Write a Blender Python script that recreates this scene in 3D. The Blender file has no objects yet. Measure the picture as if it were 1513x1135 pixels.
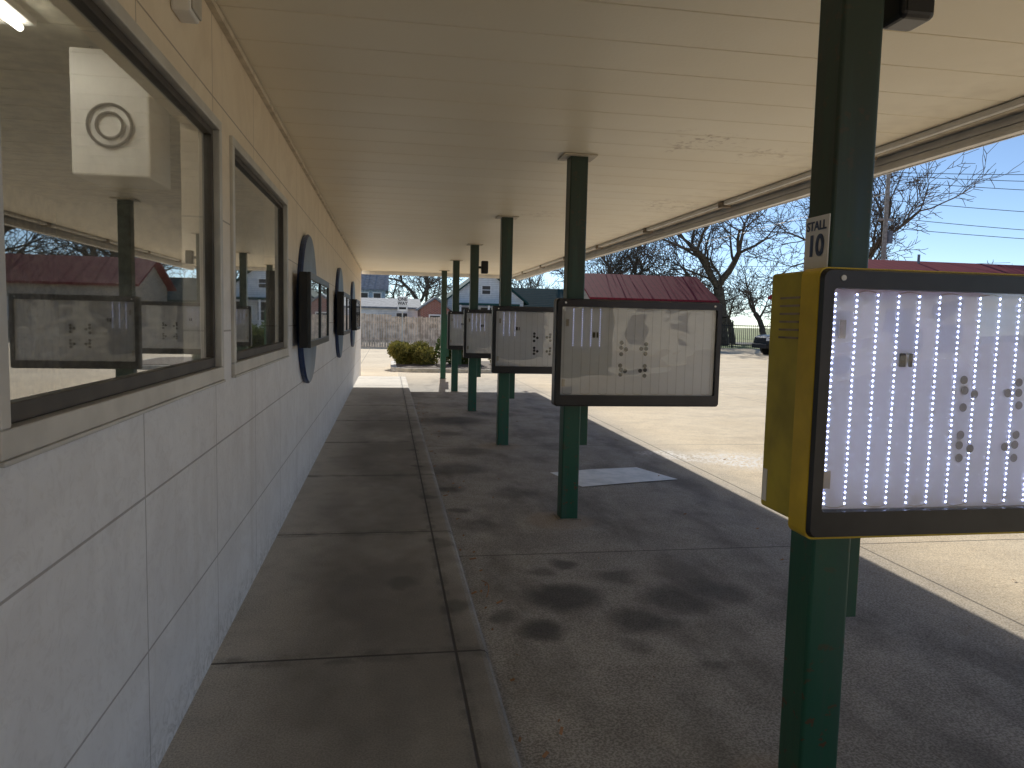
import bpy, bmesh, math, random
from mathutils import Vector, Matrix
R=math.radians
sc=bpy.context.scene
sc.view_settings.view_transform='Standard'
sc.view_settings.look='None'
sc.view_settings.exposure=0
LOT=-0.08
# ---------------------------------------------------------------- materials
class M:
    def __init__(s,name,rough=0.6,col=(0.5,0.5,0.5),metal=0,spec=0.5):
        s.m=bpy.data.materials.new(name); s.m.use_nodes=True
        s.t=s.m.node_tree; s.n=s.t.nodes; s.b=s.n['Principled BSDF']
        s.b.inputs['Roughness'].default_value=rough
        s.b.inputs['Metallic'].default_value=metal
        s.b.inputs['Specular IOR Level'].default_value=spec
        s.b.inputs['Base Color'].default_value=(*col,1)
        s.g=s.n.new('ShaderNodeNewGeometry')
        s.pos=s.g.outputs['Position']
    def link(s,a,b): s.t.links.new(a,b)
    def setin(s,sock,v):
        if isinstance(v,bpy.types.NodeSocket): s.link(v,sock)
        elif isinstance(v,(tuple,list)):
            sock.default_value=(*v,1) if (len(v)==3 and sock.type=='RGBA') else v
        else: sock.default_value=v
    def noise(s,scale,detail=4,rough=0.55,vec=None,dist=0):
        n=s.n.new('ShaderNodeTexNoise'); n.inputs['Scale'].default_value=scale
        n.inputs['Detail'].default_value=detail; n.inputs['Roughness'].default_value=rough
        n.inputs['Distortion'].default_value=dist
        s.link(vec or s.pos,n.inputs['Vector']); return n.outputs['Fac']
    def scalev(s,v,vec=None):
        n=s.n.new('ShaderNodeVectorMath'); n.operation='MULTIPLY'
        s.link(vec or s.pos,n.inputs[0]); n.inputs[1].default_value=v; return n.outputs[0]
    def math(s,op,a,b=0.0,c=0.0,clamp=False):
        n=s.n.new('ShaderNodeMath'); n.operation=op; n.use_clamp=clamp
        s.setin(n.inputs[0],a); s.setin(n.inputs[1],b); s.setin(n.inputs[2],c); return n.outputs[0]
    def rng(s,v,a,b,c=0.0,d=1.0,smooth=True):
        n=s.n.new('ShaderNodeMapRange'); n.interpolation_type='SMOOTHSTEP' if smooth else 'LINEAR'
        s.setin(n.inputs[0],v); s.setin(n.inputs[1],a); s.setin(n.inputs[2],b); s.setin(n.inputs[3],c); s.setin(n.inputs[4],d)
        return n.outputs[0]
    def mix(s,f,a,b,mode='MIX'):
        n=s.n.new('ShaderNodeMix'); n.data_type='RGBA'; n.blend_type=mode
        s.setin(n.inputs[0],f); s.setin(n.inputs[6],a); s.setin(n.inputs[7],b); return n.outputs[2]
    def xyz(s,vec=None):
        n=s.n.new('ShaderNodeSeparateXYZ'); s.link(vec or s.pos,n.inputs[0]); return n.outputs
    def joint(s,coord,off,per,w):
        a=s.math('SUBTRACT',coord,off); a=s.math('DIVIDE',a,per); a=s.math('ADD',a,0.5)
        a=s.math('FRACT',a); a=s.math('SUBTRACT',a,0.5); a=s.math('ABSOLUTE',a); a=s.math('MULTIPLY',a,per)
        return s.rng(a,w*0.4,w,1.0,0.0)
    def bump(s,h,strength=0.3,dist=0.01):
        n=s.n.new('ShaderNodeBump'); n.inputs['Strength'].default_value=strength; n.inputs['Distance'].default_value=dist
        s.link(h,n.inputs['Height']); s.link(n.outputs[0],s.b.inputs['Normal'])
    def col(s,c): s.setin(s.b.inputs['Base Color'],c)
    def rough(s,c): s.setin(s.b.inputs['Roughness'],c)
    def spots(s,lst,nscale=2.5,amp=0.35,soft=0.5):
        n=s.n.new('ShaderNodeTexNoise'); n.inputs['Scale'].default_value=nscale; n.inputs['Detail'].default_value=3
        s.link(s.pos,n.inputs['Vector'])
        v=s.n.new('ShaderNodeVectorMath'); v.operation='SUBTRACT'; s.link(n.outputs['Color'],v.inputs[0]); v.inputs[1].default_value=(.5,.5,.5)
        v2=s.n.new('ShaderNodeVectorMath'); v2.operation='SCALE'; s.link(v.outputs[0],v2.inputs[0]); v2.inputs['Scale'].default_value=amp
        v3=s.n.new('ShaderNodeVectorMath'); v3.operation='ADD'; s.link(v2.outputs[0],v3.inputs[0]); s.link(s.pos,v3.inputs[1])
        tot=None
        for (x,y,z,r,k) in lst:
            d=s.n.new('ShaderNodeVectorMath'); d.operation='DISTANCE'; s.link(v3.outputs[0],d.inputs[0]); d.inputs[1].default_value=(x,y,z)
            f=s.rng(d.outputs['Value'],r*soft,r*1.1,k,0.0)
            tot=f if tot is None else s.math('MAXIMUM',tot,f)
        return tot

def simple(name,col,rough=0.5,metal=0,var=0.25,scale=8,bump=0.0,spec=0.5):
    m=M(name,rough,col,metal,spec)
    n=m.noise(scale,3)
    m.col(m.mix(m.rng(n,0.3,0.7),tuple(c*(1-var) for c in col),tuple(min(1,c*(1+var)) for c in col)))
    if bump: m.bump(m.noise(scale*6,3),bump,0.01)
    return m.m

def lot_mat(bays):
    m=M('bay_concrete_shaded' if bays else 'lot_concrete',0.9,spec=0.3)
    x,y,z=m.xyz()
    a=m.noise(0.35,4,0.6); b=m.noise(3.5,5,0.65); c=m.noise(90,2,0.7)
    p=m.noise(0.9,4,0.6,m.scalev((1,1.6,1)),0.6)
    g2=m.noise(22,3,0.7)
    base=m.mix(m.rng(a,0.3,0.7),(0.82,0.635,0.39),(0.97,0.79,0.53))
    base=m.mix(m.rng(p,0.50,0.68,0,0.42),base,(0.56,0.42,0.26))
    base=m.mix(m.rng(b,0.40,0.75,0,0.38),base,(0.52,0.39,0.24))
    base=m.mix(m.rng(g2,0.5,0.7,0,0.30),base,(0.35,0.26,0.17))
    base=m.mix(m.rng(c,0.35,0.65,0.0,1.0),m.mix(0.34,base,(0.12,0.09,0.06)),m.mix(0.25,base,(1.0,0.93,0.78)))
    Z=LOT
    j=m.math('MAXIMUM',m.joint(y,5.12,4.6,0.012),m.joint(x,3.62,4.6,0.012))
    if bays:
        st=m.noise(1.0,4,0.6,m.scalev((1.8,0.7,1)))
        shade_x=m.rng(x,2.9,4.3,1.0,0.0)
        bay_shade=m.math('MULTIPLY',shade_x,m.rng(y,17,25,1.0,0.0))
        shade_grey=m.mix(m.rng(b,0.3,0.7),(0.24,0.228,0.210),(0.38,0.362,0.335))
        shade_grey=m.mix(m.rng(c,0.35,0.65),m.mix(0.36,shade_grey,(0.03,0.03,0.03)),m.mix(0.28,shade_grey,(0.74,0.71,0.66)))
        base=m.mix(m.math('MULTIPLY',bay_shade,0.92),base,shade_grey)  # canopy shade over the bays painted in as a greyer, darker concrete
        stain=m.math('MULTIPLY',m.rng(st,0.45,0.70,0,0.6),bay_shade)
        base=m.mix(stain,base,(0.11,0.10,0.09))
        sp=[(1.2,4.86,Z,.14,.75),(1.0,4.75,Z,.11,.6),(.85,3.82,Z,.17,.9),(1.08,4.28,Z,.27,.9),(.68,4.02,Z,.13,.7),(1.43,3.9,Z,.26,.8),
            (1.75,4.15,Z,.3,.75),(2.05,4.25,Z,.28,.6),(1.5,4.6,Z,.16,.6),(1.3,3.55,Z,.12,.5),(2.3,3.9,Z,.2,.4),(1.6,3.3,Z,.1,.5),
            (.75,5.9,Z,.22,.5),(.8,8.2,Z,.45,.65),(1.0,9.3,Z,.4,.6),(1.1,12.2,Z,.7,.8),(.9,10.8,Z,.3,.6),(1.9,13,Z,.5,.5),(2.3,9.6,Z,.4,.4),(1.2,7.0,Z,.3,.5),
            (.62,7.2,Z,.16,.7),(.62,6.4,Z,.14,.7),(5.4,4.4,Z,.5,.35)]
        s1=m.spots(sp,4.0,0.22,0.35)
        base=m.mix(m.math('MULTIPLY',s1,0.82),base,(0.045,0.042,0.040))
        ring=m.spots([(1.45,6.0,Z,.3,.7),(1.5,2.3,Z,.3,.5),(1.5,9.7,Z,.3,.6)],6,0.1,0.8)
        base=m.mix(m.math('MULTIPLY',ring,0.5),base,(0.40,0.30,0.21))
        pale=m.spots([(4.3,8.6,Z,.75,.9),(3.7,8.9,Z,.5,.8),(5.0,8.0,Z,.5,.8)],3,0.9,0.2)
        base=m.mix(m.math('MULTIPLY',pale,m.rng(m.noise(28,2),0.42,0.56)),base,(0.92,0.89,0.85))
    base=m.mix(m.math('MULTIPLY',j,0.65),base,(0.07,0.06,0.05))
    m.col(base)
    h=m.math('ADD',m.math('MULTIPLY',c,0.6),m.math('MULTIPLY',b,0.8)); h=m.math('SUBTRACT',h,m.math('MULTIPLY',j,0.8))
    m.bump(h,0.6,0.012)
    return m.m
def walk_mat():
    m=M('sidewalk_concrete',0.8,spec=0.35)
    x,y,z=m.xyz()
    a=m.noise(1.1,4,0.6); b=m.noise(6,5,0.65); c=m.noise(120,2,0.7)
    base=m.mix(m.rng(a,0.3,0.7),(0.50,0.46,0.395),(0.68,0.63,0.55))
    base=m.mix(m.rng(b,0.4,0.75,0,0.38),base,(0.28,0.255,0.22))
    base=m.mix(m.rng(c,0.35,0.65),m.mix(0.30,base,(0.04,0.04,0.03)),m.mix(0.22,base,(0.85,0.8,0.72)))
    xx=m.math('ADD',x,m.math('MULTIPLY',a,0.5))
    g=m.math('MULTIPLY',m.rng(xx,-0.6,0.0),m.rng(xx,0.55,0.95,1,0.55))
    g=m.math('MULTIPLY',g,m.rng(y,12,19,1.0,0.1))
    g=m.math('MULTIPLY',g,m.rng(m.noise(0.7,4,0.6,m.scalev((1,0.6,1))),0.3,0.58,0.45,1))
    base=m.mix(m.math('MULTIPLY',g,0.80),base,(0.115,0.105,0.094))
    s1=m.spots([(.3,9.0,0,.1,1),(.33,8.0,0,.08,1),(.1,4.4,0,.12,.7),(-.35,7.9,0,.03,1),(.38,4.0,0,.12,.8),(.38,5.2,0,.12,.7),(.36,6.6,0,.1,.8)],5,0.2,0.4)
    base=m.mix(m.math('MULTIPLY',s1,0.6),base,(0.05,0.05,0.045))
    j=m.math('MAXIMUM',m.joint(y,3.44,2.05,0.011),m.joint(x,0.335,50,0.010))
    base=m.mix(m.math('MULTIPLY',j,0.85),base,(0.03,0.027,0.024))
    jd=m.math('MAXIMUM',m.joint(y,3.44,2.05,0.09),m.joint(x,0.335,50,0.05))
    base=m.mix(m.math('MULTIPLY',jd,m.rng(b,0.35,0.65,0.0,0.4)),base,(0.06,0.055,0.05))
    m.col(base)
    h=m.math('ADD',m.math('MULTIPLY',c,0.4),m.math('MULTIPLY',b,0.6)); h=m.math('SUBTRACT',h,m.math('MULTIPLY',j,1.5))
    m.bump(h,0.45,0.01); return m.m
def wall_mat():
    m=M('stone_panel_wall',0.55,spec=0.35)
    x,y,z=m.xyz()
    a=m.noise(2.5,4,0.65,None,1.2); b=m.noise(14,4,0.7,None,2.0)
    base=m.mix(m.rng(a,0.3,0.7),(0.82,0.785,0.765),(0.91,0.88,0.86))
    base=m.mix(m.rng(b,0.5,0.62,0,0.2),base,(0.62,0.57,0.53))
    base=m.mix(m.rng(z,1.35,2.4,0,0.85),base,m.mix(m.rng(a,0.3,0.7),(0.76,0.62,0.44),(0.84,0.70,0.51)))  # warm bounce from the ceiling painted into the upper wall colour
    strk=m.noise(1,4,0.6,m.scalev((1,7,0.35)))
    base=m.mix(m.rng(strk,0.55,0.75,0,0.22),base,(0.55,0.49,0.42))
    base=m.mix(m.math('MULTIPLY',m.rng(z,0.0,0.25,0.8,0),m.rng(b,0.35,0.7)),base,(0.50,0.47,0.43))
    j=m.math('MAXIMUM',m.joint(y,2.57,1.03,0.0055),m.joint(z,0.46,0.53,0.0055))
    base=m.mix(m.math('MULTIPLY',j,0.6),base,(0.22,0.17,0.14))
    m.col(base)
    m.bump(m.math('SUBTRACT',m.math('MULTIPLY',b,0.6),m.math('MULTIPLY',j,1.5)),0.35,0.006)
    return m.m
def ceil_mat():
    m=M('cream_steel_panels',0.42)
    x,y,z=m.xyz()
    a=m.noise(0.6,3)
    w=m.n.new('ShaderNodeTexWhiteNoise'); w.noise_dimensions='1D'
    m.link(m.math('FLOOR',m.math('DIVIDE',y,0.4)),w.inputs['W'])
    base=m.mix(m.rng(a,0.3,0.7),(0.94,0.84,0.65),(0.97,0.89,0.72))
    base=m.mix(m.math('MULTIPLY',w.outputs['Value'],0.12),base,(0.72,0.62,0.46))
    s1=m.spots([(2.33,5.37,2.97,.35,1),(2.9,5.6,2.97,.25,.7),(3.2,8.3,2.97,.5,.6),(2.0,9.5,2.97,.3,.5)],5,0.9,0.3)
    base=m.mix(m.math('MULTIPLY',s1,m.rng(m.noise(16,3),0.5,0.62,0,0.6)),base,(0.35,0.22,0.12))
    e=m.math('MULTIPLY',m.rng(x,2.7,3.7),m.rng(m.noise(5,3),0.4,0.7,0,0.3))
    base=m.mix(e,base,(0.55,0.45,0.33))
    m.col(base); m.bump(m.math('ADD',m.noise(45,2,0.6),m.math('MULTIPLY',m.noise(3,2),2.0)),0.14,0.006)
    return m.m
def grass_mat():
    m=M('dry_grass_ground',0.95)
    a=m.noise(0.15,4); b=m.noise(4,5,0.7)
    base=m.mix(m.rng(a,0.35,0.65),(0.20,0.26,0.07),(0.36,0.34,0.16))
    base=m.mix(m.rng(b,0.35,0.7,0,0.5),base,(0.09,0.12,0.04)); m.col(base); m.bump(b,0.6,0.05); return m.m
def rib_mat(name,col,axis,per,w,k=0.5,rough=0.5,spec=0.5):
    m=M(name,rough,spec=spec); c=m.xyz()[axis]
    n=m.noise(3,3)
    base=m.mix(m.rng(n,0.3,0.7),tuple(v*.85 for v in col),col)
    j=m.joint(c,0,per,w); m.col(m.mix(m.math('MULTIPLY',j,k),base,tuple(v*.3 for v in col)))
    m.bump(j,0.5,-0.02); return m.m
def brick_mat():
    m=M('red_brick',0.9); br=m.n.new('ShaderNodeTexBrick')
    v=m.xyz(); cb=m.n.new('ShaderNodeCombineXYZ'); m.link(m.math('ADD',v[0],v[1]),cb.inputs[0]); m.link(v[2],cb.inputs[1]); m.link(cb.outputs[0],br.inputs['Vector'])
    br.inputs['Scale'].default_value=1; br.inputs['Brick Width'].default_value=.22; br.inputs['Row Height'].default_value=.075; br.inputs['Mortar Size'].default_value=.008
    br.inputs['Color1'].default_value=(.34,.11,.075,1); br.inputs['Color2'].default_value=(.26,.075,.055,1); br.inputs['Mortar'].default_value=(.4,.37,.33,1)
    m.col(br.outputs['Color']); return m.m
def fence_mat():
    m=M('weathered_wood',0.9,spec=0.1); n=m.noise(1,5,0.6,m.scalev((9,9,0.7))); w=m.noise(3,2)
    m.col(m.mix(m.rng(m.math('MULTIPLY',m.math('ADD',n,w),0.5),0.38,0.62),(0.52,0.39,0.28),(0.94,0.76,0.58))); return m.m
def bark_mat():
    m=M('bare_bark',0.95,spec=0.1); n=m.noise(6,3); m.col(m.mix(m.rng(n,0.3,0.7),(0.085,0.066,0.05),(0.17,0.14,0.11))); return m.m
def leaf_mat(name,a,b):
    m=M(name,0.7); n=m.noise(5,3); n2=m.noise(40,2)
    c=m.mix(m.rng(n,0.35,0.65),a,b); c=m.mix(m.rng(n2,0.4,0.7,0,0.5),c,tuple(v*1.7 for v in b)); m.col(c)
    tl=m.n.new('ShaderNodeBsdfTranslucent'); m.link(c,tl.inputs[0])
    mx=m.n.new('ShaderNodeMixShader'); mx.inputs[0].default_value=.4; m.link(m.b.outputs[0],mx.inputs[1]); m.link(tl.outputs[0],mx.inputs[2]); m.link(mx.outputs[0],m.n['Material Output'].inputs[0])
    return m.m
def green_post_mat():
    m=M('green_post_paint',0.38)
    x,y,z=m.xyz(); s=m.noise(1,5,0.6,m.scalev((14,14,1.0)))
    up_shade=(0.022,0.044,0.032); lo=(0.018,0.105,0.062)
    base=m.mix(m.rng(z,1.2,2.2),lo,up_shade)  # shade on the upper shaft put into the paint colour
    base=m.mix(m.rng(s,0.45,0.7,0,0.5),base,(0.05,0.10,0.075))
    chips=m.math('MULTIPLY',m.rng(m.noise(22,4),0.61,0.66),m.rng(z,0.0,0.7,1.0,0.25))
    base=m.mix(chips,base,(0.12,0.05,0.025)); m.col(base)
    m.rough(m.rng(s,0.3,0.7,0.28,0.52)); m.bump(m.noise(30,3),0.14,0.004); return m.m
def glass_mat(name,ior,tint,boost=0.0,wav=0.0,dust=0.0):
    m=M(name); t=m.t
    m.n.remove(m.b)
    out=m.n['Material Output']
    tr=m.n.new('ShaderNodeBsdfTransparent'); tr.inputs[0].default_value=(*tint,1)
    gl=m.n.new('ShaderNodeBsdfGlossy'); gl.inputs['Roughness'].default_value=0.012; gl.inputs[0].default_value=(.95,.96,.95,1)
    fr=m.n.new('ShaderNodeFresnel'); fr.inputs['IOR'].default_value=ior
    if wav:
        bp=m.n.new('ShaderNodeBump'); bp.inputs['Strength'].default_value=wav; bp.inputs['Distance'].default_value=0.03
        m.link(m.noise(1.6,1,0.4,m.scalev((1.0,1,2.2)),1.0),bp.inputs['Height']); m.link(bp.outputs[0],gl.inputs['Normal'])
    mx=m.n.new('ShaderNodeMixShader')
    f=m.math('ADD',fr.outputs[0],boost,clamp=True)
    m.link(f,mx.inputs[0]); m.link(tr.outputs[0],mx.inputs[1]); m.link(gl.outputs[0],mx.inputs[2]); last=mx
    if dust:
        df=m.n.new('ShaderNodeBsdfDiffuse'); df.inputs[0].default_value=(.8,.79,.74,1)
        m2=m.n.new('ShaderNodeMixShader'); d=m.rng(m.noise(1.2,5,0.65,m.scalev((1,1.0,2.6)),1.5),0.42,0.72,dust*.25,dust)
        m.link(d,m2.inputs[0]); m.link(mx.outputs[0],m2.inputs[1]); m.link(df.outputs[0],m2.inputs[2]); last=m2
    m.link(last.outputs[0],out.inputs[0])
    return m.m
def emis(name,col,st):
    m=M(name,0.4,col); m.b.inputs['Emission Color'].default_value=(*col,1); m.b.inputs['Emission Strength'].default_value=st; return m.m

mLOT=lot_mat(False); mBAY=lot_mat(True); mWALK=walk_mat(); mWALL=wall_mat(); mCEIL=ceil_mat(); mGRASS=grass_mat(); mPOST=green_post_mat()
mBLK=simple('black_frame_plastic',(0.018,0.018,0.02),0.32,0,0.3,6)
mBLKD=simple('black_matte',(0.012,0.012,0.013),0.6)
mYEL=simple('yellow_cabinet_paint',(0.66,0.46,0.015),0.4,0,0.12,6,0.05)
mYELD=simple('yellow_cabinet_shaded',(0.46,0.37,0.03),0.5,0,0.2,5,0.05)  # shaded copy of the cabinet yellow, darkened to olive
mPANEL=simple('white_panel',(0.93,0.925,0.91),0.45,0,0.04,3)
mALU=simple('window_aluminium',(0.60,0.57,0.52),0.38,0.3,0.1,5)
mDARK=simple('dark_gasket',(0.055,0.045,0.036),0.5)
mWHITE=simple('white_paint',(0.84,0.82,0.79),0.45,0,0.06,4)
mTAN=simple('tan_trim_metal',(0.62,0.54,0.42),0.5,0,0.2,7)
mRUSTY=simple('grimy_channel',(0.25,0.20,0.15),0.7,0,0.4,7)
mBLUE=simple('blue_disc_paint',(0.10,0.18,0.28),0.4,0,0.2,3)
mBLUEE=simple('navy_edge',(0.02,0.045,0.13),0.35)
mMAROON=rib_mat('maroon_metal_roof',(0.22,0.022,0.032),0,0.4,0.03,0.6,0.75,0.12)
mTEAL=rib_mat('green_shingle_roof',(0.03,0.085,0.08),2,0.15,0.02,0.5,0.9,0.15)
mSIDE=rib_mat('white_siding',(0.85,0.85,0.84),2,0.14,0.015,0.5,0.6)
mBRICK=brick_mat(); mFENCE=fence_mat(); mBARK=bark_mat()
mBUSH=leaf_mat('bush_leaves',(0.12,0.13,0.022),(0.26,0.22,0.05)); mBUSH2=leaf_mat('holly_leaves',(0.05,0.09,0.02),(0.12,0.15,0.035))
mWIN=glass_mat('window_glass',1.7,(0.90,0.90,0.86),0.26,0,0.10)
mPLEX=glass_mat('acrylic_cover',1.45,(0.98,0.98,0.98),0.05,0.16,0.06)
mCOVER=glass_mat('menu_case_cover',1.6,(0.7,0.7,0.7),0.05)
mLED=emis('led_lit',(0.50,0.58,1.0),20.0); mLED2=emis('led_faint',(0.55,0.62,1.0),2.0)
mLED0=simple('led_unlit',(0.80,0.78,0.70),0.4)
mSTRIP=simple('led_strip_tape',(0.88,0.88,0.92),0.5,0,0.05); mSTRIP2=simple('led_strip_tape_grey',(0.74,0.73,0.71),0.5,0,0.05)
mHOLE=simple('drilled_hole',(0.05,0.05,0.05),0.8); mHOLEL=simple('drilled_hole_pale',(0.24,0.22,0.20),0.8)
mROOM=simple('interior_paint',(0.70,0.66,0.54),0.8); mASPH=simple('asphalt',(0.06,0.058,0.055),0.9,0,0.3,3,0.3)
mTUBE=emis('fluorescent_tube',(1.0,0.96,0.85),16.0)
mTYRE=simple('tyre_rubber',(0.02,0.02,0.02),0.8); mCARP=simple('dark_car_paint',(0.03,0.035,0.04),0.25,0.2); mCHROME=simple('wheel_alloy',(0.5,0.5,0.52),0.3,0.8)
mIRON=simple('black_iron',(0.015,0.015,0.015),0.5); mPOLE=simple('grey_pole_wood',(0.34,0.30,0.26),0.9); mKERB=simple('pale_kerb',(0.62,0.57,0.48),0.85,0,0.2,6,0.2)
mGROUT=simple('post_foot_grout',(0.30,0.26,0.21),0.9,0,0.3,9)
mLEAFB=simple('dead_leaf',(0.34,0.17,0.07),0.8); mSOIL=simple('mulch_soil',(0.13,0.09,0.06),0.95,0,0.4,12,0.5)
mGREYW=simple('grey_blue_siding',(0.34,0.42,0.50),0.6); mGREYR=simple('grey_roof',(0.22,0.24,0.27),0.8,0,0.2,4,0,0.2)
def sheet_mat():
    m=M('worn_white_sheet',0.6); n=m.noise(7,4,0.6); n2=m.noise(2.5,3)
    c=m.mix(m.rng(n,0.35,0.7),(0.92,0.94,0.95),(0.72,0.77,0.78)); m.col(m.mix(m.rng(n2,0.5,0.7,0,0.4),c,(0.5,0.52,0.52))); return m.m
mSHEET=sheet_mat()

# ---------------------------------------------------------------- mesh helpers
col=sc.collection
def obj(name,verts,faces,mat,parent=None,smooth=False):
    me=bpy.data.meshes.new(name); me.from_pydata(verts,[],faces); me.update()
    if mat: me.materials.append(mat)
    if smooth:
        for p in me.polygons: p.use_smooth=True
    o=bpy.data.objects.new(name,me); col.objects.link(o)
    if parent: o.parent=parent
    return o
def empty(name,loc=(0,0,0)):
    o=bpy.data.objects.new(name,None); o.location=(0,0,0); o.empty_display_size=0.2; col.objects.link(o); return o
def boxg(x0,x1,y0,y1,z0,z1,V,F):
    n=len(V); V+=[(x0,y0,z0),(x1,y0,z0),(x1,y1,z0),(x0,y1,z0),(x0,y0,z1),(x1,y0,z1),(x1,y1,z1),(x0,y1,z1)]
    F+=[(n,n+3,n+2,n+1),(n+4,n+5,n+6,n+7),(n,n+1,n+5,n+4),(n+1,n+2,n+6,n+5),(n+2,n+3,n+7,n+6),(n+3,n,n+4,n+7)]
def box(name,x0,x1,y0,y1,z0,z1,mat,parent=None,bevel=0,seg=2):
    V=[];F=[]; boxg(x0,x1,y0,y1,z0,z1,V,F); o=obj(name,V,F,mat,parent)
    if bevel:
        b=o.modifiers.new('bevel','BEVEL'); b.width=bevel; b.segments=seg
    return o
def boxes(name,lst,mat,parent=None,bevel=0):
    V=[];F=[]
    for b in lst: boxg(*b,V,F)
    o=obj(name,V,F,mat,parent)
    if bevel:
        b=o.modifiers.new('bevel','BEVEL'); b.width=bevel; b.segments=2
    return o
def paneX(name,x,y0,y1,z0,z1,mat,parent):   # single sheet facing +x
    return obj(name,[(x,y0,z0),(x,y1,z0),(x,y1,z1),(x,y0,z1)],[(0,1,2,3)],mat,parent)
def frame_of(d):
    d=d.normalized(); a=Vector((0,0,1)) if abs(d.z)<0.9 else Vector((1,0,0))
    u=d.cross(a).normalized(); return u,d.cross(u)
def tubeg(p,q,r0,r1,n,V,F,cap=False):
    u,w=frame_of(q-p); b=len(V)
    for (c,r) in ((p,r0),(q,r1)):
        for i in range(n):
            a=2*math.pi*i/n; v=c+u*(r*math.cos(a))+w*(r*math.sin(a)); V.append(v[:])
    for i in range(n):
        j=(i+1)%n; F.append((b+i,b+j,b+n+j,b+n+i))
    if cap: F.append(tuple(b+i for i in range(n))[::-1]); F.append(tuple(b+n+i for i in range(n)))
def tube(name,p,q,r,mat,parent=None,n=16,r1=None,smooth=True):
    V=[];F=[]; tubeg(Vector(p),Vector(q),r,r if r1 is None else r1,n,V,F,True); return obj(name,V,F,mat,parent)
def rrect(x0,x1,z0,z1,r,k=5):
    pts=[]
    for (cx,cz,a0) in ((x1-r,z1-r,0),(x0+r,z1-r,90),(x0+r,z0+r,180),(x1-r,z0+r,270)):
        for i in range(k+1):
            a=R(a0+90*i/k); pts.append((cx+r*math.cos(a),cz+r*math.sin(a)))
    return pts

# ---------------------------------------------------------------- ground
obj('ground',[(-400,-400,-.12),(400,-400,-.12),(400,700,-.12),(-400,700,-.12)],[(0,1,2,3)],mGRASS)
xs=[-30,.3,6.8,75]; ysl=[-60,-4,26,52]
V=[(a,b,LOT) for b in ysl for a in xs]; F=[(r*4+c,r*4+c+1,r*4+c+5,r*4+c+4) for r in range(3) for c in range(3)]
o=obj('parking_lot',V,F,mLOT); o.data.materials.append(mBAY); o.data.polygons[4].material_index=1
obj('side_street',[(-120,66,-.11),(160,66,-.11),(160,74,-.11),(-120,74,-.11)],[(0,1,2,3)],mASPH)
V=[];F=[]
prof=[(-0.80,-.085),(-0.80,0.0),(0.455,0.0),(0.478,-0.006),(0.493,-0.022),(0.50,-0.045),(0.505,-.085)]
for yv in [-14,20.6]:
    for (a,b) in prof: V.append((a,yv,b))
k=len(prof)
for i in range(k-1): F.append((i,i+1,k+i+1,k+i))
F.append(tuple(range(k))[::-1]); F.append(tuple(range(k,2*k)))
obj('sidewalk',V,F,mWALK)

# ---------------------------------------------------------------- building
bld=empty('drive_in_building')
WX=-0.79; T=0.16; ZC=2.974; Y0=-14; Y1=22.0
wins=[(-0.45,1.53),(1.65,3.68),(3.97,5.99)]
wz0,wz1=1.32,2.47
def wall_piece(n,y0,y1,z0,z1): return box(n,WX-T,WX,y0,y1,z0,z1,mWALL,bld)
wall_piece('wall_base',Y0,Y1,-.08,wz0); wall_piece('wall_head',Y0,Y1,wz1,3.3)
edges=[Y0]+[v for w in wins for v in w]+[Y1]
for i in range(0,len(edges),2): wall_piece('wall_pier_%d'%i,edges[i],edges[i+1],wz0,wz1)
box('far_end_wall',-9,WX-T-.002,Y1-.16,Y1,-.08,3.3,mWALL,bld)
box('room_ceiling',-4,WX-T-.002,-3,10,2.92,2.98,mROOM,bld)
box('room_floor',-4,WX-T-.002,-3,10,-.05,0,mROOM,bld)
box('room_back_wall',-4.1,-4,-3,10,0,2.92,mROOM,bld)
box('room_side_wall',-4,WX-T-.002,9.9,10,0.002,2.918,mROOM,bld)
box('room_near_wall',-4,WX-T-.002,-3,-2.9,0.002,2.918,mROOM,bld)
box('building_roof',-9,WX-.01,Y0,Y1,3.302,3.4,mTAN,bld)
for n,(a,b) in enumerate(wins):
    f=0.045; xo0,xo1=WX-.06,WX+.018
    boxes('window_%d_frame'%n,[(xo0,xo1,a-.02,b+.02,wz0-.03,wz0+f-.012),(xo0,xo1,a-.02,b+.02,wz1-f+.02,wz1+.02),
        (xo0,xo1,a-.02,a+f-.02,wz0+f-.012,wz1-f+.02),(xo0,xo1,b-f+.02,b+.02,wz0+f-.012,wz1-f+.02)],mALU,bld,0.004)
    g=0.030; ia,ib,iz0,iz1=a+f-.02,b-f+.02,wz0+f-.012,wz1-f+.02
    boxes('window_%d_gasket'%n,[(WX-.055,WX-.012,ia,ib,iz0,iz0+g*1.5),(WX-.055,WX-.012,ia,ib,iz1-g,iz1),
        (WX-.055,WX-.012,ia,ia+g,iz0+g*1.5,iz1-g),(WX-.055,WX-.012,ib-g,ib,iz0+g*1.5,iz1-g)],mDARK,bld,0.003)
    paneX('window_%d_glass'%n,WX-.030,ia+g*.5,ib-g*.5,iz0+g*.5,iz1-g*.5,mWIN,bld)
    box('window_%d_sill'%n,WX+.0,WX+.024,a-.022,b+.022,wz0-.042,wz0-.030,mALU,bld,0.003)
box('ceiling_angle_trim',WX+.001,WX+.03,Y0,Y1,ZC-.035,ZC-.005,mTAN,bld)
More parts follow.
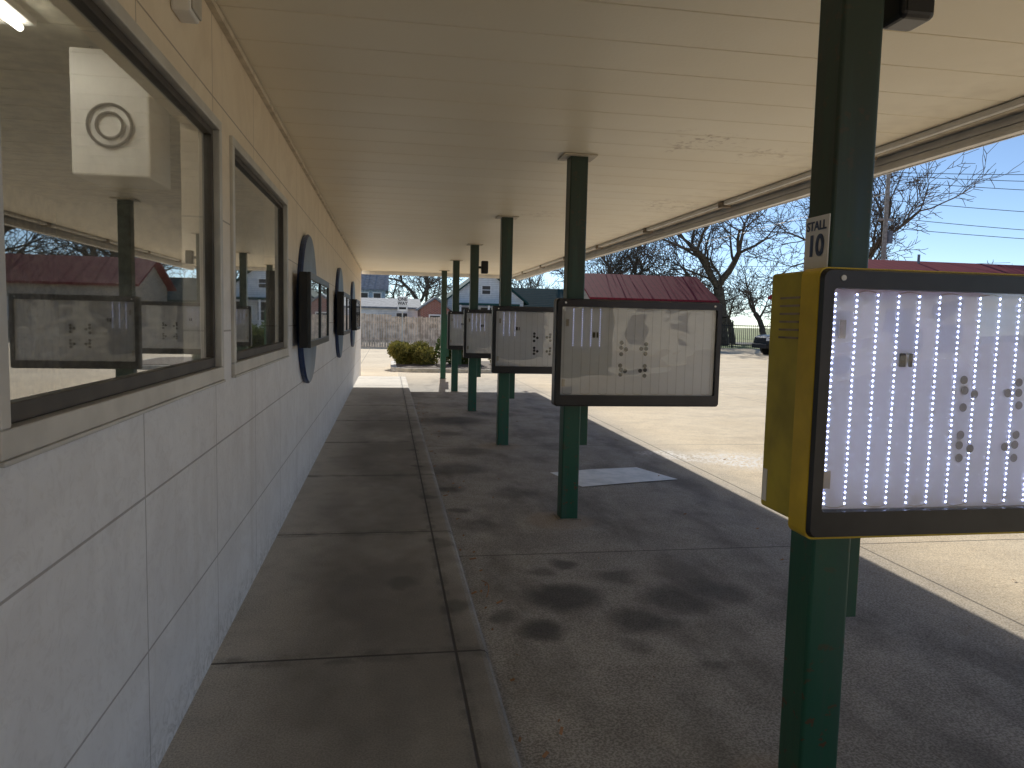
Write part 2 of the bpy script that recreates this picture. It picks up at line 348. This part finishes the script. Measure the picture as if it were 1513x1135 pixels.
# interior things seen through the glass
cab=empty('hanging_white_cabinet')
box('cabinet_body',-1.52,-1.16,3.95,4.30,2.26,2.86,mWHITE,cab,0.01)
for rad,nm in ((.10,'ring_vent'),(.06,'ring_vent_inner')):
    bpy.ops.mesh.primitive_torus_add(location=(-1.34,3.94,2.50),rotation=(R(90),0,0),major_radius=rad,minor_radius=.007); o=bpy.context.object; o.name=nm; o.data.materials.append(mDARK); o.parent=cab
for dx in (-1.48,-1.20): tube('hanger_rod_%d'%(dx>-1.3),(dx,4.12,2.85),(dx,4.12,2.92),.008,mDARK,cab,8)
fl=empty('fluorescent_ceiling_light')
for dx in (0,.12):
    tube('tube_%d'%(dx>0),(-1.76+dx,2.45,2.86),(-1.76+dx,3.75,2.86),.016,mTUBE,fl,12)
box('light_housing',-1.81,-1.59,2.40,3.8,2.885,2.918,mWHITE,fl,.004)
wb=empty('wall_junction_box'); box('box_body',WX,WX+.07,2.95,3.09,2.70,2.86,mWHITE,wb,0.01); box('box_lid',WX+.07,WX+.08,2.96,3.08,2.71,2.85,mALU,wb,0.004)

def disc(yc):
    e=empty('round_menu_sign')
    V=[];F=[]; n=64
    for xx,r in ((WX+.001,.70),(WX+.035,.71),(WX+.05,.695)):
        for i in range(n):
            a=2*math.pi*i/n; V.append((xx,yc+r*math.cos(a),1.665+r*math.sin(a)))
    for s in (0,1):
        for i in range(n):
            j=(i+1)%n; F.append((s*n+i,s*n+j,(s+1)*n+j,(s+1)*n+i))
    o=obj('disc_rim',V,F,mBLUEE,e)
    V=[(WX+.0505,yc+.695*math.cos(2*math.pi*i/n),1.665+.695*math.sin(2*math.pi*i/n)) for i in range(n)]
    obj('disc_face',V,[tuple(range(n))],mBLUE,e)
    y0,y1=yc-.97,yc+.97; x0,x1=WX+.052,WX+.15
    z0,z1=1.335,1.97
    box('case_body',x0,x1-.03,y0,y1,z0,z1,mBLKD,e,.006)
    boxes('case_frame',[(x1-.03,x1,y0,y1,z0,z0+.06),(x1-.03,x1,y0,y1,z1-.06,z1),(x1-.03,x1,y0,y0+.05,z0+.06,z1-.06),(x1-.03,x1,yc-.03,yc+.03,z0+.06,z1-.06),(x1-.03,x1,y1-.05,y1,z0+.06,z1-.06)],mBLK,e,.004)
    box('case_panel',x1-.03,x1-.026,y0+.05,y1-.05,z0+.06,z1-.06,mPANEL,e)
    paneX('case_glass',x1-.012,y0+.05,y1-.05,z0+.06,z1-.06,mCOVER,e)
for yc in (7.35,12.0,16.4): disc(yc)

# ---------------------------------------------------------------- canopy
can=empty('drive_in_canopy')
CX1=3.68; CY0=-14.0; CY1=22.2
lst=[]; y=CY0
while y<CY1-.05:
    lst.append((WX+.002,CX1,y+.0035,min(y+.3965,CY1),ZC,ZC+.03)); y+=.4
boxes('ceiling_panels',lst,mCEIL,can,0.004)
box('deck_above',WX,CX1+.16,CY0,CY1+.1,ZC+.034,3.12,mRUSTY,can)
box('inner_angle',CX1,CX1+.04,CY0,CY1,ZC-.045,ZC+.03,mTAN,can,.004)
box('channel_web',CX1+.04,CX1+.06,CY0,CY1,ZC-.02,ZC+.03,mRUSTY,can)
box('channel_bottom',CX1+.061,CX1+.119,CY0,CY1,ZC-.03,ZC+.03,mTAN,can)
ribs=[]
for i in range(5):
    z1=ZC-.0-i*.030; ribs.append((CX1+.125+(i%2)*.010-i*.004,CX1+.17,CY0,CY1+.1,z1-.029,z1-.002))
boxes('ribbed_fascia_inner',ribs,mWHITE,can,.003)
box('fascia_outer',CX1+.172,CX1+.185,CY0,CY1+.1,ZC-.155,3.25,mWHITE,can)
box('far_fascia',WX,CX1+.17,CY1+.102,CY1+.14,ZC-.10,3.25,mWHITE,can)
lst=[]; y=-2.0
while y<21: lst.append((CX1-.045,CX1-.004,y,y+2.35,ZC-.045,ZC-.003)); y+=2.48
boxes('strip_light_housings',lst,mWHITE,can,.008)
lst=[]; y=-2.0
while y<21: lst.append((CX1-.06,CX1+.06,y+2.36,y+2.46,ZC-.065,ZC-.004)); y+=2.48
boxes('strip_light_couplers',lst,mRUSTY,can,.006)

PX=1.54
py=[-5.06,-1.34,2.38,6.10,9.82,13.54,17.26,20.98]
for i,yy in enumerate(py):
    e=empty('canopy_post')
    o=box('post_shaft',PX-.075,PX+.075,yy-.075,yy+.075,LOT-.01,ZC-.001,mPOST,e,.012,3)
    box('post_ceiling_plate',PX-.14,PX+.14,yy-.13,yy+.13,ZC-.014,ZC-.003,mTAN,e,.002)
    box('cable_cover',PX+.077,PX+.155,yy-.01,yy+.035,.55,1.75,mPOST,e,.003)
    box('post_foot_grout',PX-.10,PX+.10,yy-.10,yy+.10,LOT+.001,LOT+.006,mGROUT,e,.003)

HOLES=[(.562,.40),(.562,.45),(.562,.53),(.605,.47),(.735,.46),(.775,.41),(.775,.46),(.775,.52),(.562,.66),(.562,.71),(.562,.765),(.605,.72),(.735,.72),(.775,.66),(.775,.71),(.775,.77)]
def board(yy,side,lit,seed):
    e=empty('menu_board')
    x0,x1=1.35,2.78; z0,z1=.915,1.79; yf=yy-.228; yb=yy-.11
    rd=.028
    out=rrect(x0,x1,z0,z1,rd); inn=rrect(x0+.042,x1-.042,z0+.088,z1-.062,.012)
    n=len(out); V=[];F=[]
    for (p,yv) in ((out,yf+.018),(rrect(x0+.006,x1-.006,z0+.006,z1-.006,rd),yf),(inn,yf),(inn,yf+.04)):
        for (a,b) in p: V.append((a,yv,b))
    for s in range(3):
        for i in range(n):
            j=(i+1)%n; F.append((s*n+i,s*n+j,(s+1)*n+j,(s+1)*n+i))
    obj('front_frame',V,F,mBLK,e)
    out2=rrect(x0-.004,x1+.004,z0-.006,z1+.004,rd)
    V=[(a,yf+.018,b) for a,b in out2]+[(a,yb,b) for a,b in out2]
    F=[(i,n+i,n+(i+1)%n,(i+1)%n) for i in range(n)]+[tuple(range(n,2*n))]+[]
    m0=len(V); V+=[(a,yf+.018,b) for a,b in rrect(x0+.03,x1-.03,z0+.03,z1-.03,rd)]
    F+=[(i,(i+1)%n,m0+(i+1)%n,m0+i) for i in range(n)]
    obj('casing',V,F,side,e)
    ix0,ix1,iz0,iz1=x0+.042,x1-.042,z0+.088,z1-.062
    box('light_panel',x0+.02,x1-.02,yf+.041,yf+.05,z0+.03,z1-.02,mPANEL,e)
    W=ix1-ix0; H=iz1-iz0; cnt=18
    tapes=[]; L1=[[],[]]; L0=[[],[]]
    rg=random.Random(seed)
    for i in range(cnt):
        cx=ix0+.03+(W-.06)*i/(cnt-1)
        tw=.0035 if lit==2 else .0026
        tapes.append((cx-tw,cx+tw,yf+.0395,yf+.0405,iz0+.012,iz1-.012))
        m=38
        for k in range(m):
            on=lit==2 or (1<=i<=3+seed%2 and k>m*.55)
            VV,FF=L1 if on else L0
            cz=iz0+.018+(H-.036)*k/(m-1)+rg.uniform(-.001,.001); b=len(VV); r=.0026 if on else .002
            for q in range(6):
                a=R(60*q); VV.append((cx+r*math.cos(a),yf+.0375,cz+r*math.sin(a)))
            FF.append(tuple(b+q for q in range(6))[::-1])
    boxes('led_tapes',tapes,mSTRIP if lit==2 else mSTRIP2,e)
    obj('led_points',L1[0],L1[1],mLED if lit==2 else mLED2,e)
    if L0[0]: obj('led_points_off',L0[0],L0[1],mLED0,e)
    V=[];F=[]
    for i in range(0,cnt-1):
        cx=ix0+.03+(W-.06)*i/(cnt-1); cx2=ix0+.03+(W-.06)*(i+1)/(cnt-1); zt=(iz1-.012) if i%2 else (iz0+.012)
        s=1 if i%2 else -1
        pr=None
        for q in range(7):
            t=q/6; p=Vector((cx+(cx2-cx)*t,yf+.036,zt+s*.007*math.sin(math.pi*t)))
            if pr: tubeg(pr,p,.0016,.0016,4,V,F)
            pr=p
    obj('tape_jumper_wires',V,F,mTAN,e)
    V=[];F=[]
    for (u,v) in HOLES:
        u+=rg.uniform(-.004,.004); v+=rg.uniform(-.004,.004)
        cx=x0+u; cz=iz1-v*H; b=len(V); r=.0145 if lit==2 else .0175
        for q in range(16):
            a=2*math.pi*q/16; V.append((cx+r*math.cos(a),yf+.0355,cz+r*math.sin(a)))
        F.append(tuple(b+q for q in range(16))[::-1])
    obj('drilled_holes',V,F,mHOLEL if lit==2 else mHOLE,e)
    boxes('power_modules',[(ix0+.27,ix0+.292,yf+.030,yf+.0365,iz1-.25,iz1-.205),(ix0+.305,ix0+.317,yf+.030,yf+.0365,iz1-.25,iz1-.205)],mBLKD,e,.002)
    boxes('cable_tags',[(ix0+.045,ix0+.068,yf+.030,yf+.0365,iz1-.16,iz1-.10),(ix0+.02,ix0+.045,yf+.030,yf+.0365,iz0+.07,iz0+.13)],mTAN,e,.002)
    nx=16; V=[];F=[]
    for i in range(nx+1):
        t=i/nx; xx=ix0+.001+(W-.002)*t; yv=yf+.020-.012*math.sin(math.pi*t)
        V+= [(xx,yv,iz0+.001),(xx,yv,iz1-.001)]
    for i in range(nx): F.append((2*i,2*i+2,2*i+3,2*i+1))
    obj('acrylic_cover',V,F,mPLEX,e,True)
    for sx in (x0+.07,x1-.07):
        V=[];F=[]; tubeg(Vector((sx,yf-.004,z1-.03)),Vector((sx,yf+.002,z1-.03)),.009,.009,12,V,F,True); obj('frame_lock_%d'%(sx>2),V,F,mWHITE,e)
    box('mount_bracket',PX-.06,PX+.06,yb,yy-.075,z0+.2,z1-.2,mPOST,e)
for i,yy in enumerate(py):
    if i<2 or i==7: continue
    board(yy,mYEL if i==2 else mBLK,2 if i==2 else 1,i)
rc=empty('rear_speaker_cabinet')
box('cabinet_shell',1.40,1.463,2.285,2.565,.925,1.795,mYELD,rc,.012,3)
box('cabinet_back',1.465,2.76,2.46,2.565,.925,1.795,mYELD,rc,.008)
boxes('cabinet_vents',[(1.3975,1.401,2.36,2.49,1.70-i*.028,1.707-i*.028) for i in range(6)],mRUSTY,rc)
boxes('cabinet_edge_tape',[(1.398,1.401,2.52,2.55,.95,1.07)],mWHITE,rc)
sp=empty('stall_number_sign')
box('plate',PX-.081,PX-.0765,2.31,2.452,1.80,1.985,mWHITE,sp,.001)
def text(body,loc,rot,size,mat,parent,name,bold=0.0):
    cu=bpy.data.curves.new(name,'FONT'); cu.body=body; cu.size=size; cu.align_x='CENTER'; cu.align_y='CENTER'; cu.extrude=0.0008; cu.offset=bold
    o=bpy.data.objects.new(name,cu); o.location=loc; o.rotation_euler=rot; col.objects.link(o)
    bpy.context.view_layer.update()
    dg=bpy.context.evaluated_depsgraph_get(); me=bpy.data.meshes.new_from_object(o.evaluated_get(dg))
    o2=bpy.data.objects.new(name,me); o2.matrix_world=o.matrix_world.copy(); col.objects.link(o2); bpy.data.objects.remove(o)
    me.materials.clear(); me.materials.append(mat); o2.parent=parent; return o2
mNAVY=simple('navy_print',(0.05,0.08,0.16),0.5)
text('STALL',(PX-.083,2.381,1.95),(R(90),0,R(-90)),.044,mNAVY,sp,'stall_text',.0008)
text('10',(PX-.083,2.381,1.88),(R(90),0,R(-90)),.10,mNAVY,sp,'number_text',.003)
for yy,zt in ((2.38,2.80),(13.54,2.62)):
    s=empty('canopy_speaker')
    box('speaker_case',PX+.12,PX+.245,yy-.10,yy+.03,zt-.17,zt+.06,mBLK,s,.02,3)
    box('speaker_grille',PX+.135,PX+.23,yy-.104,yy-.099,zt-.15,zt+.04,mBLKD,s)
    box('speaker_arm',PX+.075,PX+.125,yy-.06,yy-.02,zt-.08,zt-.04,mBLKD,s)

obj('plastic_sheet',[(1.79,7.93,LOT+.006),(2.3,8.06,LOT+.012),(2.88,8.17,LOT+.006),(3.12,7.5,LOT+.006),(2.5,7.34,LOT+.010),(1.97,7.21,LOT+.006)],[(0,5,4,1),(1,4,3,2)],mSHEET)
F=[];rg=random.Random(3);V=[]
for i in range(110):
    yv=rg.uniform(1.8,16); xv=.53+abs(rg.gauss(0,.10)) if rg.random()<.75 else rg.uniform(.55,4.5); zz=LOT+.006
    s=rg.uniform(.004,.012); a=rg.uniform(0,3.14); l=s*rg.uniform(1,2.5)
    b=len(V); ca,sa=math.cos(a),math.sin(a)
    for (u,v,h) in ((-l,-s*.6,0),(l,-s*.4,.004),(l*.8,s*.6,.010),(-l,s*.5,.005)): V.append((xv+u*ca-v*sa,yv+u*sa+v*ca,zz+h))
    F.append((b,b+1,b+2,b+3))
obj('fallen_leaves',V,F,mLEAFB)
V=[];F=[];pr=None
for q in range(9):
    t=q/8; p=Vector((.60+.03*math.sin(t*3),4.3+.28*t,LOT+.012+.02*math.sin(3.1*t)))
    if pr: tubeg(pr,p,.003,.003,5,V,F)
    pr=p
obj('twig',V,F,mLEAFB)

# ---------------------------------------------------------------- planting island and bushes
isl=empty('landscape_island')
def ringpoly(pts,z0,z1,name,mat,par):
    n=len(pts); V=[(a,b,z0) for a,b in pts]+[(a,b,z1) for a,b in pts]
    F=[(i,(i+1)%n,n+(i+1)%n,n+i) for i in range(n)]+[tuple(range(n,2*n))]; return obj(name,V,F,mat,par)
ringpoly(rrect(.1,6.4,23.4,28.0,.8),LOT,.04,'island_kerb',mKERB,isl)
ringpoly(rrect(.27,6.23,23.57,27.83,.65),.03,.06,'island_mulch',mSOIL,isl)
def bush(name,cx,cy,rx,ry,h,mat,seed,cnt=9000,ls=.035):
    rg=random.Random(seed); V=[];F=[]
    lob=[(rg.uniform(-.62,.62),rg.uniform(-.5,.5),rg.uniform(.18,.66),rg.uniform(.30,.42)) for _ in range(16)]
    for i in range(cnt):
        l=rg.choice(lob); d=Vector((rg.gauss(0,1),rg.gauss(0,1),rg.gauss(0,1))).normalized()*l[3]*(rg.random()**.3)*rg.uniform(.88,1.08)
        p=Vector((cx+(l[0]+d.x)*rx,cy+(l[1]+d.y)*ry,LOT+.1+max(rg.uniform(0,.05),(l[2]+d.z))*h*.88))
        u=Vector((rg.gauss(0,1),rg.gauss(0,1),rg.gauss(0,1))).normalized(); w=u.orthogonal().normalized(); s=ls*rg.uniform(.6,1.3); b=len(V)
        V+=[(p-u*s)[:],(p+w*s*.6)[:],(p+u*s)[:],(p-w*s*.6)[:]]; F.append((b,b+1,b+2,b+3))
    for i in range(9):
        a=rg.uniform(0,6.28); tubeg(Vector((cx,cy,LOT)),Vector((cx+math.cos(a)*rx*.5,cy+math.sin(a)*ry*.5,LOT+h*.6)),.015,.006,4,V,F)
    return obj(name,V,F,mat)
bush('boxwood_bush',.85,25.4,.95,.8,.98,mBUSH,1,13000,.04)
bush('boxwood_bush',2.45,25.9,.95,.8,1.65,mBUSH2,2,14000,.045)
bush('boxwood_bush',4.1,26.0,.85,.7,.9,mBUSH,3,8000,.04)

# ---------------------------------------------------------------- background: fence, houses
V=[];F=[];rg=random.Random(8); x=-10
while x<4.4:
    h=1.78+rg.uniform(-.04,.04)+(.12 if x<.2 else 0); w=.132
    boxg(x,x+w,44+rg.uniform(-.015,.01),44.02,LOT,LOT+h,V,F)
    x+=.15
boxg(-10,4.4,44.03,44.08,.35,.44,V,F); boxg(-10,4.4,44.03,44.08,1.3,1.39,V,F)
obj('wooden_fence',V,F,mFENCE)
def gable(name,x0,x1,y0,y1,ze,zr,axis,wmat,rmat,ov=.35,parent=None):
    e=parent or empty(name)
    if axis=='y':
        xm=(x0+x1)/2
        V=[(x0,y0,LOT),(x1,y0,LOT),(x1,y0,ze),(xm,y0,zr),(x0,y0,ze),(x0,y1,LOT),(x1,y1,LOT),(x1,y1,ze),(xm,y1,zr),(x0,y1,ze)]
        F=[(0,1,2,3,4),(9,8,7,6,5),(1,6,7,2),(5,0,4,9)]
        s=(zr-ze)/(xm-x0); a=ze-s*ov
        RV=[(x0-ov,y0-ov,a+.03),(xm,y0-ov,zr+.03),(x1+ov,y0-ov,a+.03),(x0-ov,y1+ov,a+.03),(xm,y1+ov,zr+.03),(x1+ov,y1+ov,a+.03)]
    else:
        ym=(y0+y1)/2
        V=[(x0,y1,LOT),(x0,y0,LOT),(x0,y0,ze),(x0,ym,zr),(x0,y1,ze),(x1,y1,LOT),(x1,y0,LOT),(x1,y0,ze),(x1,ym,zr),(x1,y1,ze)]
        F=[(0,1,2,3,4),(9,8,7,6,5),(1,6,7,2),(5,0,4,9)]
        s=(zr-ze)/(ym-y0); a=ze-s*ov
        RV=[(x0-ov,y0-ov,a+.03),(x0-ov,ym,zr+.03),(x0-ov,y1+ov,a+.03),(x1+ov,y0-ov,a+.03),(x1+ov,ym,zr+.03),(x1+ov,y1+ov,a+.03)]
    obj('walls',V,F,wmat,e)
    RV2=RV+[(p[0],p[1],p[2]+.14) for p in RV]
    RF=[(0,1,4,3),(1,2,5,4),(6,9,10,7),(7,10,11,8),(0,6,7,1),(1,7,8,2),(3,4,10,9),(4,5,11,10),(0,3,9,6),(2,8,11,5)]
    obj('roof',RV2,RF,rmat,e)
    return e
def win(e,x,y,z,w,h):
    box('window_trim',x-w/2-.08,x+w/2+.08,y-.05,y-.005,z-h/2-.08,z+h/2+.08,mWHITE,e)
    box('window_pane',x-w/2,x+w/2,y-.06,y-.051,z-h/2,z+h/2,mDARK,e); box('window_rail',x-w/2,x+w/2,y-.07,y-.061,z-.025,z+.025,mWHITE,e)
h=gable('white_house',4.4,10.2,56,66,3.1,5.4,'y',mSIDE,mTEAL)
for xx in (5.6,7.3,9.0): win(h,xx,56,1.9,.8,1.3)
win(h,7.3,56,3.9,.6,.6)
h2=gable('white_house_wing',10.4,15.2,58,64,2.6,4.2,'x',mSIDE,mTEAL,.35,h)
win(h,12.2,58,1.8,.9,1.1); win(h,14.2,58,1.8,.9,1.1)
box('porch_roof',5,9.6,54.2,55.6,2.7,2.85,mTEAL,h)
for xx in (5.2,7.3,9.4): box('porch_column',xx-.07,xx+.07,54.3,54.44,LOT,2.7,mWHITE,h)
b=gable('brick_house',2.2,4.2,52,56,2.3,3.0,'y',mBRICK,mGREYR,.2); win(b,3.2,52,1.4,.7,.9)
g=gable('grey_house',-4.2,-.3,66,74,4.1,6.2,'x',mGREYW,mGREYR,.3)
for xx in (-3.2,-2.1,-1.0): win(g,xx,66,3.3,.6,.9); win(g,xx,66,1.5,.6,.9)
g2=gable('white_garage',-4.5,2.2,57,62,2.35,3.0,'x',mSIDE,mGREYR,.25); box('garage_door',-3.4,-.8,56.93,56.99,LOT,2.1,mWHITE,g2); win(g2,1.0,57,1.6,.8,.8)
r=gable('red_roof_building',13.6,21.7,48,55,3.35,4.95,'x',simple('tan_block_wall',(0.42,0.36,0.28),0.8),mMAROON,.5)
for xx in (15,17.2,19.4,21.0): win(r,xx,48,1.7,1.0,1.2)
r=gable('red_roof_building',20.8,46,27,37,3.2,4.72,'x',simple('grey_block_wall',(0.40,0.39,0.37),0.8),mMAROON,.5)
for xx in (24,28,32,36,40,44): win(r,xx,27,1.6,1.6,1.6)
tube('roof_vent_pipe',(24.6,31.5,4.5),(24.6,31.5,5.15),.06,mGREYR,r)
r=gable('red_roof_shop',6,26,-34,-26,3.2,5.2,'x',simple('cream_block_wall',(0.5,0.45,0.36),0.8),mMAROON,.5)
for xx in (9,13,17,21,24):
    box('shop_window',xx-.9,xx+.9,-25.99,-25.9,.6,2.3,mDARK,r)

V=[];F=[]; x=23.5
while x<44:
    boxg(x,x+.03,53,53.03,LOT,1.75,V,F); x+=.16
x=23.5
while x<44: boxg(x,x+.09,52.95,53.06,LOT,2.0,V,F); x+=2.4
boxg(23.5,44,53.03,53.06,1.6,1.66,V,F); boxg(23.5,44,53.03,53.06,.15,.21,V,F)
obj('iron_fence',V,F,mIRON)

car=empty('parked_suv')
cx,cy=21.9,41.0
sidep=[(0.05,.45),(0.0,.75),(.06,1.05),(.35,1.17),(1.25,1.22),(1.75,1.78),(2.1,1.86),(4.2,1.86),(4.65,1.75),(4.75,1.1),(4.78,.55),(4.6,.42)]
n=len(sidep); V=[];F=[]
for yy in (cy-.93,cy+.93):
    for (a,b) in sidep:
        inset=.16 if b>1.5 else 0
        V.append((cx+a,yy+(inset if yy<cy else -inset),b+LOT))
F=[tuple(range(n)),tuple(range(n,2*n))[::-1]]+[(i,n+i,n+(i+1)%n,(i+1)%n) for i in range(n)]
o=obj('body',V,F,mCARP,car); bv=o.modifiers.new('b','BEVEL'); bv.width=.05; bv.segments=3
for (wx,nm) in ((.92,'front'),(3.75,'rear')):
    for (ya,yb2) in ((cy-.96,cy-.70),(cy+.70,cy+.96)):
        tube(nm+'_tyre',(cx+wx,ya,.39+LOT),(cx+wx,yb2,.39+LOT),.39,mTYRE,car,28)
        tube(nm+'_rim',(cx+wx,ya-.006 if ya<cy else yb2,.39+LOT),(cx+wx,ya if ya<cy else yb2+.006,.39+LOT),.23,mCHROME,car,20)
        tube(nm+'_arch',(cx+wx,ya+.025 if ya<cy else ya+.01,.42+LOT),(cx+wx,yb2-.01 if ya<cy else yb2-.025,.42+LOT),.47,mBLKD,car,28)
for (a0,a1) in ((1.62,2.55),(2.65,3.55),(3.65,4.45)):
    obj('side_glass',[(cx+a0,cy-.95+.02,1.24+LOT),(cx+a1,cy-.95+.02,1.24+LOT),(cx+a1-.03,cy-.80,1.72+LOT),(cx+a0+.22,cy-.80,1.72+LOT)],[(0,1,2,3)],mDARK,car)
box('front_bumper',cx-.12,cx+.1,cy-.88,cy+.88,.40+LOT,.66+LOT,mBLKD,car,.03)
box('headlamp',cx-.01,cx+.10,cy-.935,cy-.62,.85+LOT,1.0+LOT,mWHITE,car,.02)
box('side_mirror',cx+1.5,cx+1.68,cy-1.13,cy-.93,1.18+LOT,1.36+LOT,mBLKD,car,.03)
box('grille',cx-.02,cx+.05,cy-.5,cy+.5,.75+LOT,1.0+LOT,mBLKD,car,.01)

sg=empty('street_sign')
tube('sign_post',(.78,42.5,LOT),(.78,42.5,2.5),.035,mALU,sg,8)
box('sign_plate',.50,1.06,42.44,42.46,2.0,2.85,mWHITE,sg,.01)
text('ONE',(.78,42.435,2.68),(R(90),0,0),.24,mBLKD,sg,'one_text',.006)
text('WAY',(.78,42.435,2.45),(R(90),0,0),.24,mBLKD,sg,'way_text',.006)
box('arrow',.58,.98,42.433,42.439,2.12,2.24,mBLKD,sg)

def pole(x,y,h):
    e=empty('utility_pole'); tube('pole_shaft',(x,y,LOT),(x,y,h),.17,mPOLE,e,12,.11)
    box('crossarm',x-.5,x+.5,y-.06,y+.06,h-2.9,h-2.78,mPOLE,e); tube('transformer',(x+.32,y,h-4.2),(x+.32,y,h-3.5),.17,mGREYR,e,14)
    for dx in (-.45,.45): tube('insulator',(x+dx,y,h-2.78),(x+dx,y,h-2.6),.04,mDARK,e,8)
pole(28.9,40,10.9); pole(72,32,12.0)
V=[];F=[]
def wire(p,q,sag,r=.018,n=18):
    pr=None
    for i in range(n+1):
        t=i/n; v=Vector(p).lerp(Vector(q),t); v.z-=sag*4*t*(1-t)
        if pr: tubeg(pr,v,r,r,4,V,F)
        pr=v
for z0_,z1_,s in ((10.8,13.8,.9),(10.6,12.6,.9),(10.3,11.2,.9),(9.2,9.6,1.0),(8.2,8.0,.9),(7.6,6.9,.6)): wire((28.9,40,z0_),(72,32,z1_),s)
wire((28.9,40,10.1),(-30,68,10.3),1.3); wire((28.9,40,8.4),(-30,68,8.6),1.3); wire((28.9,40,9.6),(20,90,9),1)
wire((-40,60,8.0),(60,64,8.4),1.6)
obj('power_lines',V,F,mIRON)

# ---------------------------------------------------------------- bare trees
def tree_mesh(name,h,seed,levels=6,tr=.3,spread=.75,twig=.011):
    rg=random.Random(seed); V=[];F=[]
    def grow(p,d,L,r,lv):
        segs=4 if lv<2 else 3
        for i in range(segs):
            d=(d+Vector((rg.gauss(0,.16),rg.gauss(0,.16),rg.gauss(0,.10)+.05))).normalized()
            q=p+d*(L/segs); r2=max(twig*.7,r*(1-.28/segs*1.2))
            tubeg(p,q,r,r2,8 if lv==0 else 6 if lv<2 else 5 if lv<3 else 3,V,F); p=q; r=r2
            if lv<levels and ((lv>0 and i<segs-1 and rg.random()<.75) or (lv==0 and i==segs-2)):
                u,w=frame_of(d); a=rg.uniform(0,6.28); nd=(d*rg.uniform(.5,.9)+(u*math.cos(a)+w*math.sin(a))*spread).normalized()
                grow(p,nd,L*rg.uniform(.5,.75),max(twig,r*rg.uniform(.4,.6)),lv+1)
        if lv<levels:
            k=rg.choice((2,3)) if lv<2 else 2; a0=rg.uniform(0,6.28)
            for j in range(k):
                u,w=frame_of(d); a=a0+6.28*j/k+rg.uniform(-.4,.4); nd=(d*rg.uniform(.7,1.1)+(u*math.cos(a)+w*math.sin(a))*spread*.75).normalized()
                grow(p,nd,L*rg.uniform(.62,.85),max(twig,r*rg.uniform(.6,.78)),lv+1)
    grow(Vector((0,0,0)),Vector((0,0,1)),h*.25,tr,0)
    mz=max(v[2] for v in V); s=h/mz
    V=[(a*s,b*s,c*s) for a,b,c in V]
    me=bpy.data.meshes.new(name); me.from_pydata(V,[],F); me.materials.append(mBARK); return me
def put(name,me,x,y,rz=0,s=1,parent=None,z=-.12,lean=0):
    o=bpy.data.objects.new(name,me); o.location=(x,y,z); o.rotation_euler=(0,lean,rz); o.scale=(s,s,s); col.objects.link(o)
    if parent: o.parent=parent
    return o
mA=tree_mesh('bare_tree_a',14.5,11,6,.42,.8,.017); mB=tree_mesh('bare_tree_b',13,23,6,.3,.7,.015); mC=tree_mesh('bare_tree_c',11,37,5,.3,.85,.024)
mD=tree_mesh('bare_tree_d',12,51,5,.32,.7,.026)
put('bare_tree',mA,29.0,61,0.5,1.2)
put('bare_tree',mB,29.8,43,2.0,1.18,None,-.12,R(5))
put('bare_tree',mA,20.0,70,2.6,.95)
put('bare_tree',mC,3.3,76,1.0,1.0)
put('bare_tree',mD,17.2,63,.2,.85)
put('bare_tree',mD,25.5,72,1.2,1.1)
tl=empty('bare_treeline')
rg=random.Random(77)
for i in range(30):
    x=-45+i*5.4+rg.uniform(-2,2); yv=rg.uniform(86,118)
    put('treeline_tree_%d'%i,rg.choice((mC,mD)),x,yv,rg.uniform(0,6.28),rg.uniform(.6,1.05),tl)
for i in range(9):
    put('treeline_near_%d'%i,rg.choice((mC,mD)),27+i*6,rg.uniform(64,80),rg.uniform(0,6.28),rg.uniform(.7,.95),tl)

# ---------------------------------------------------------------- sun + sky + camera
sv=Vector((.136,1.77,1.0)).normalized()
elev=math.asin(sv.z); az=math.atan2(sv.x,sv.y)
ld=bpy.data.lights.new('sun','SUN'); ld.energy=5.0; ld.angle=R(.5); ld.color=(1.0,.96,.88)
lo=bpy.data.objects.new('sun',ld); lo.rotation_euler=sv.to_track_quat('Z','Y').to_euler(); col.objects.link(lo)
w=bpy.data.worlds.new('World'); sc.world=w; w.use_nodes=True
nt=w.node_tree; sk=nt.nodes.new('ShaderNodeTexSky'); sk.sky_type='NISHITA'; sk.sun_disc=False; sk.sun_elevation=elev; sk.sun_rotation=az
sk.altitude=900; sk.air_density=0.7; sk.dust_density=0.0; sk.ozone_density=1.6
nt.links.new(sk.outputs[0],nt.nodes['Background'].inputs[0]); nt.nodes['Background'].inputs[1].default_value=.14
cd=bpy.data.cameras.new('camera'); cd.sensor_width=36; cd.lens=1090/1513*36; cd.clip_end=2000; cd.clip_start=.02
co=bpy.data.objects.new('camera',cd); col.objects.link(co); sc.camera=co
yw=R(9.58); pt=R(4.88); rl=.0227
Fv=Vector((math.sin(yw)*math.cos(pt),math.cos(yw)*math.cos(pt),-math.sin(pt)))
R0=Vector((math.cos(yw),-math.sin(yw),0)); U0=R0.cross(Fv)
Rr=(R0*math.cos(rl)+U0*math.sin(rl)); Uu=(U0*math.cos(rl)-R0*math.sin(rl))
mt=Matrix((Rr,Uu,-Fv)).transposed().to_4x4(); mt.translation=Vector((0,0,1.6)); co.matrix_world=mt
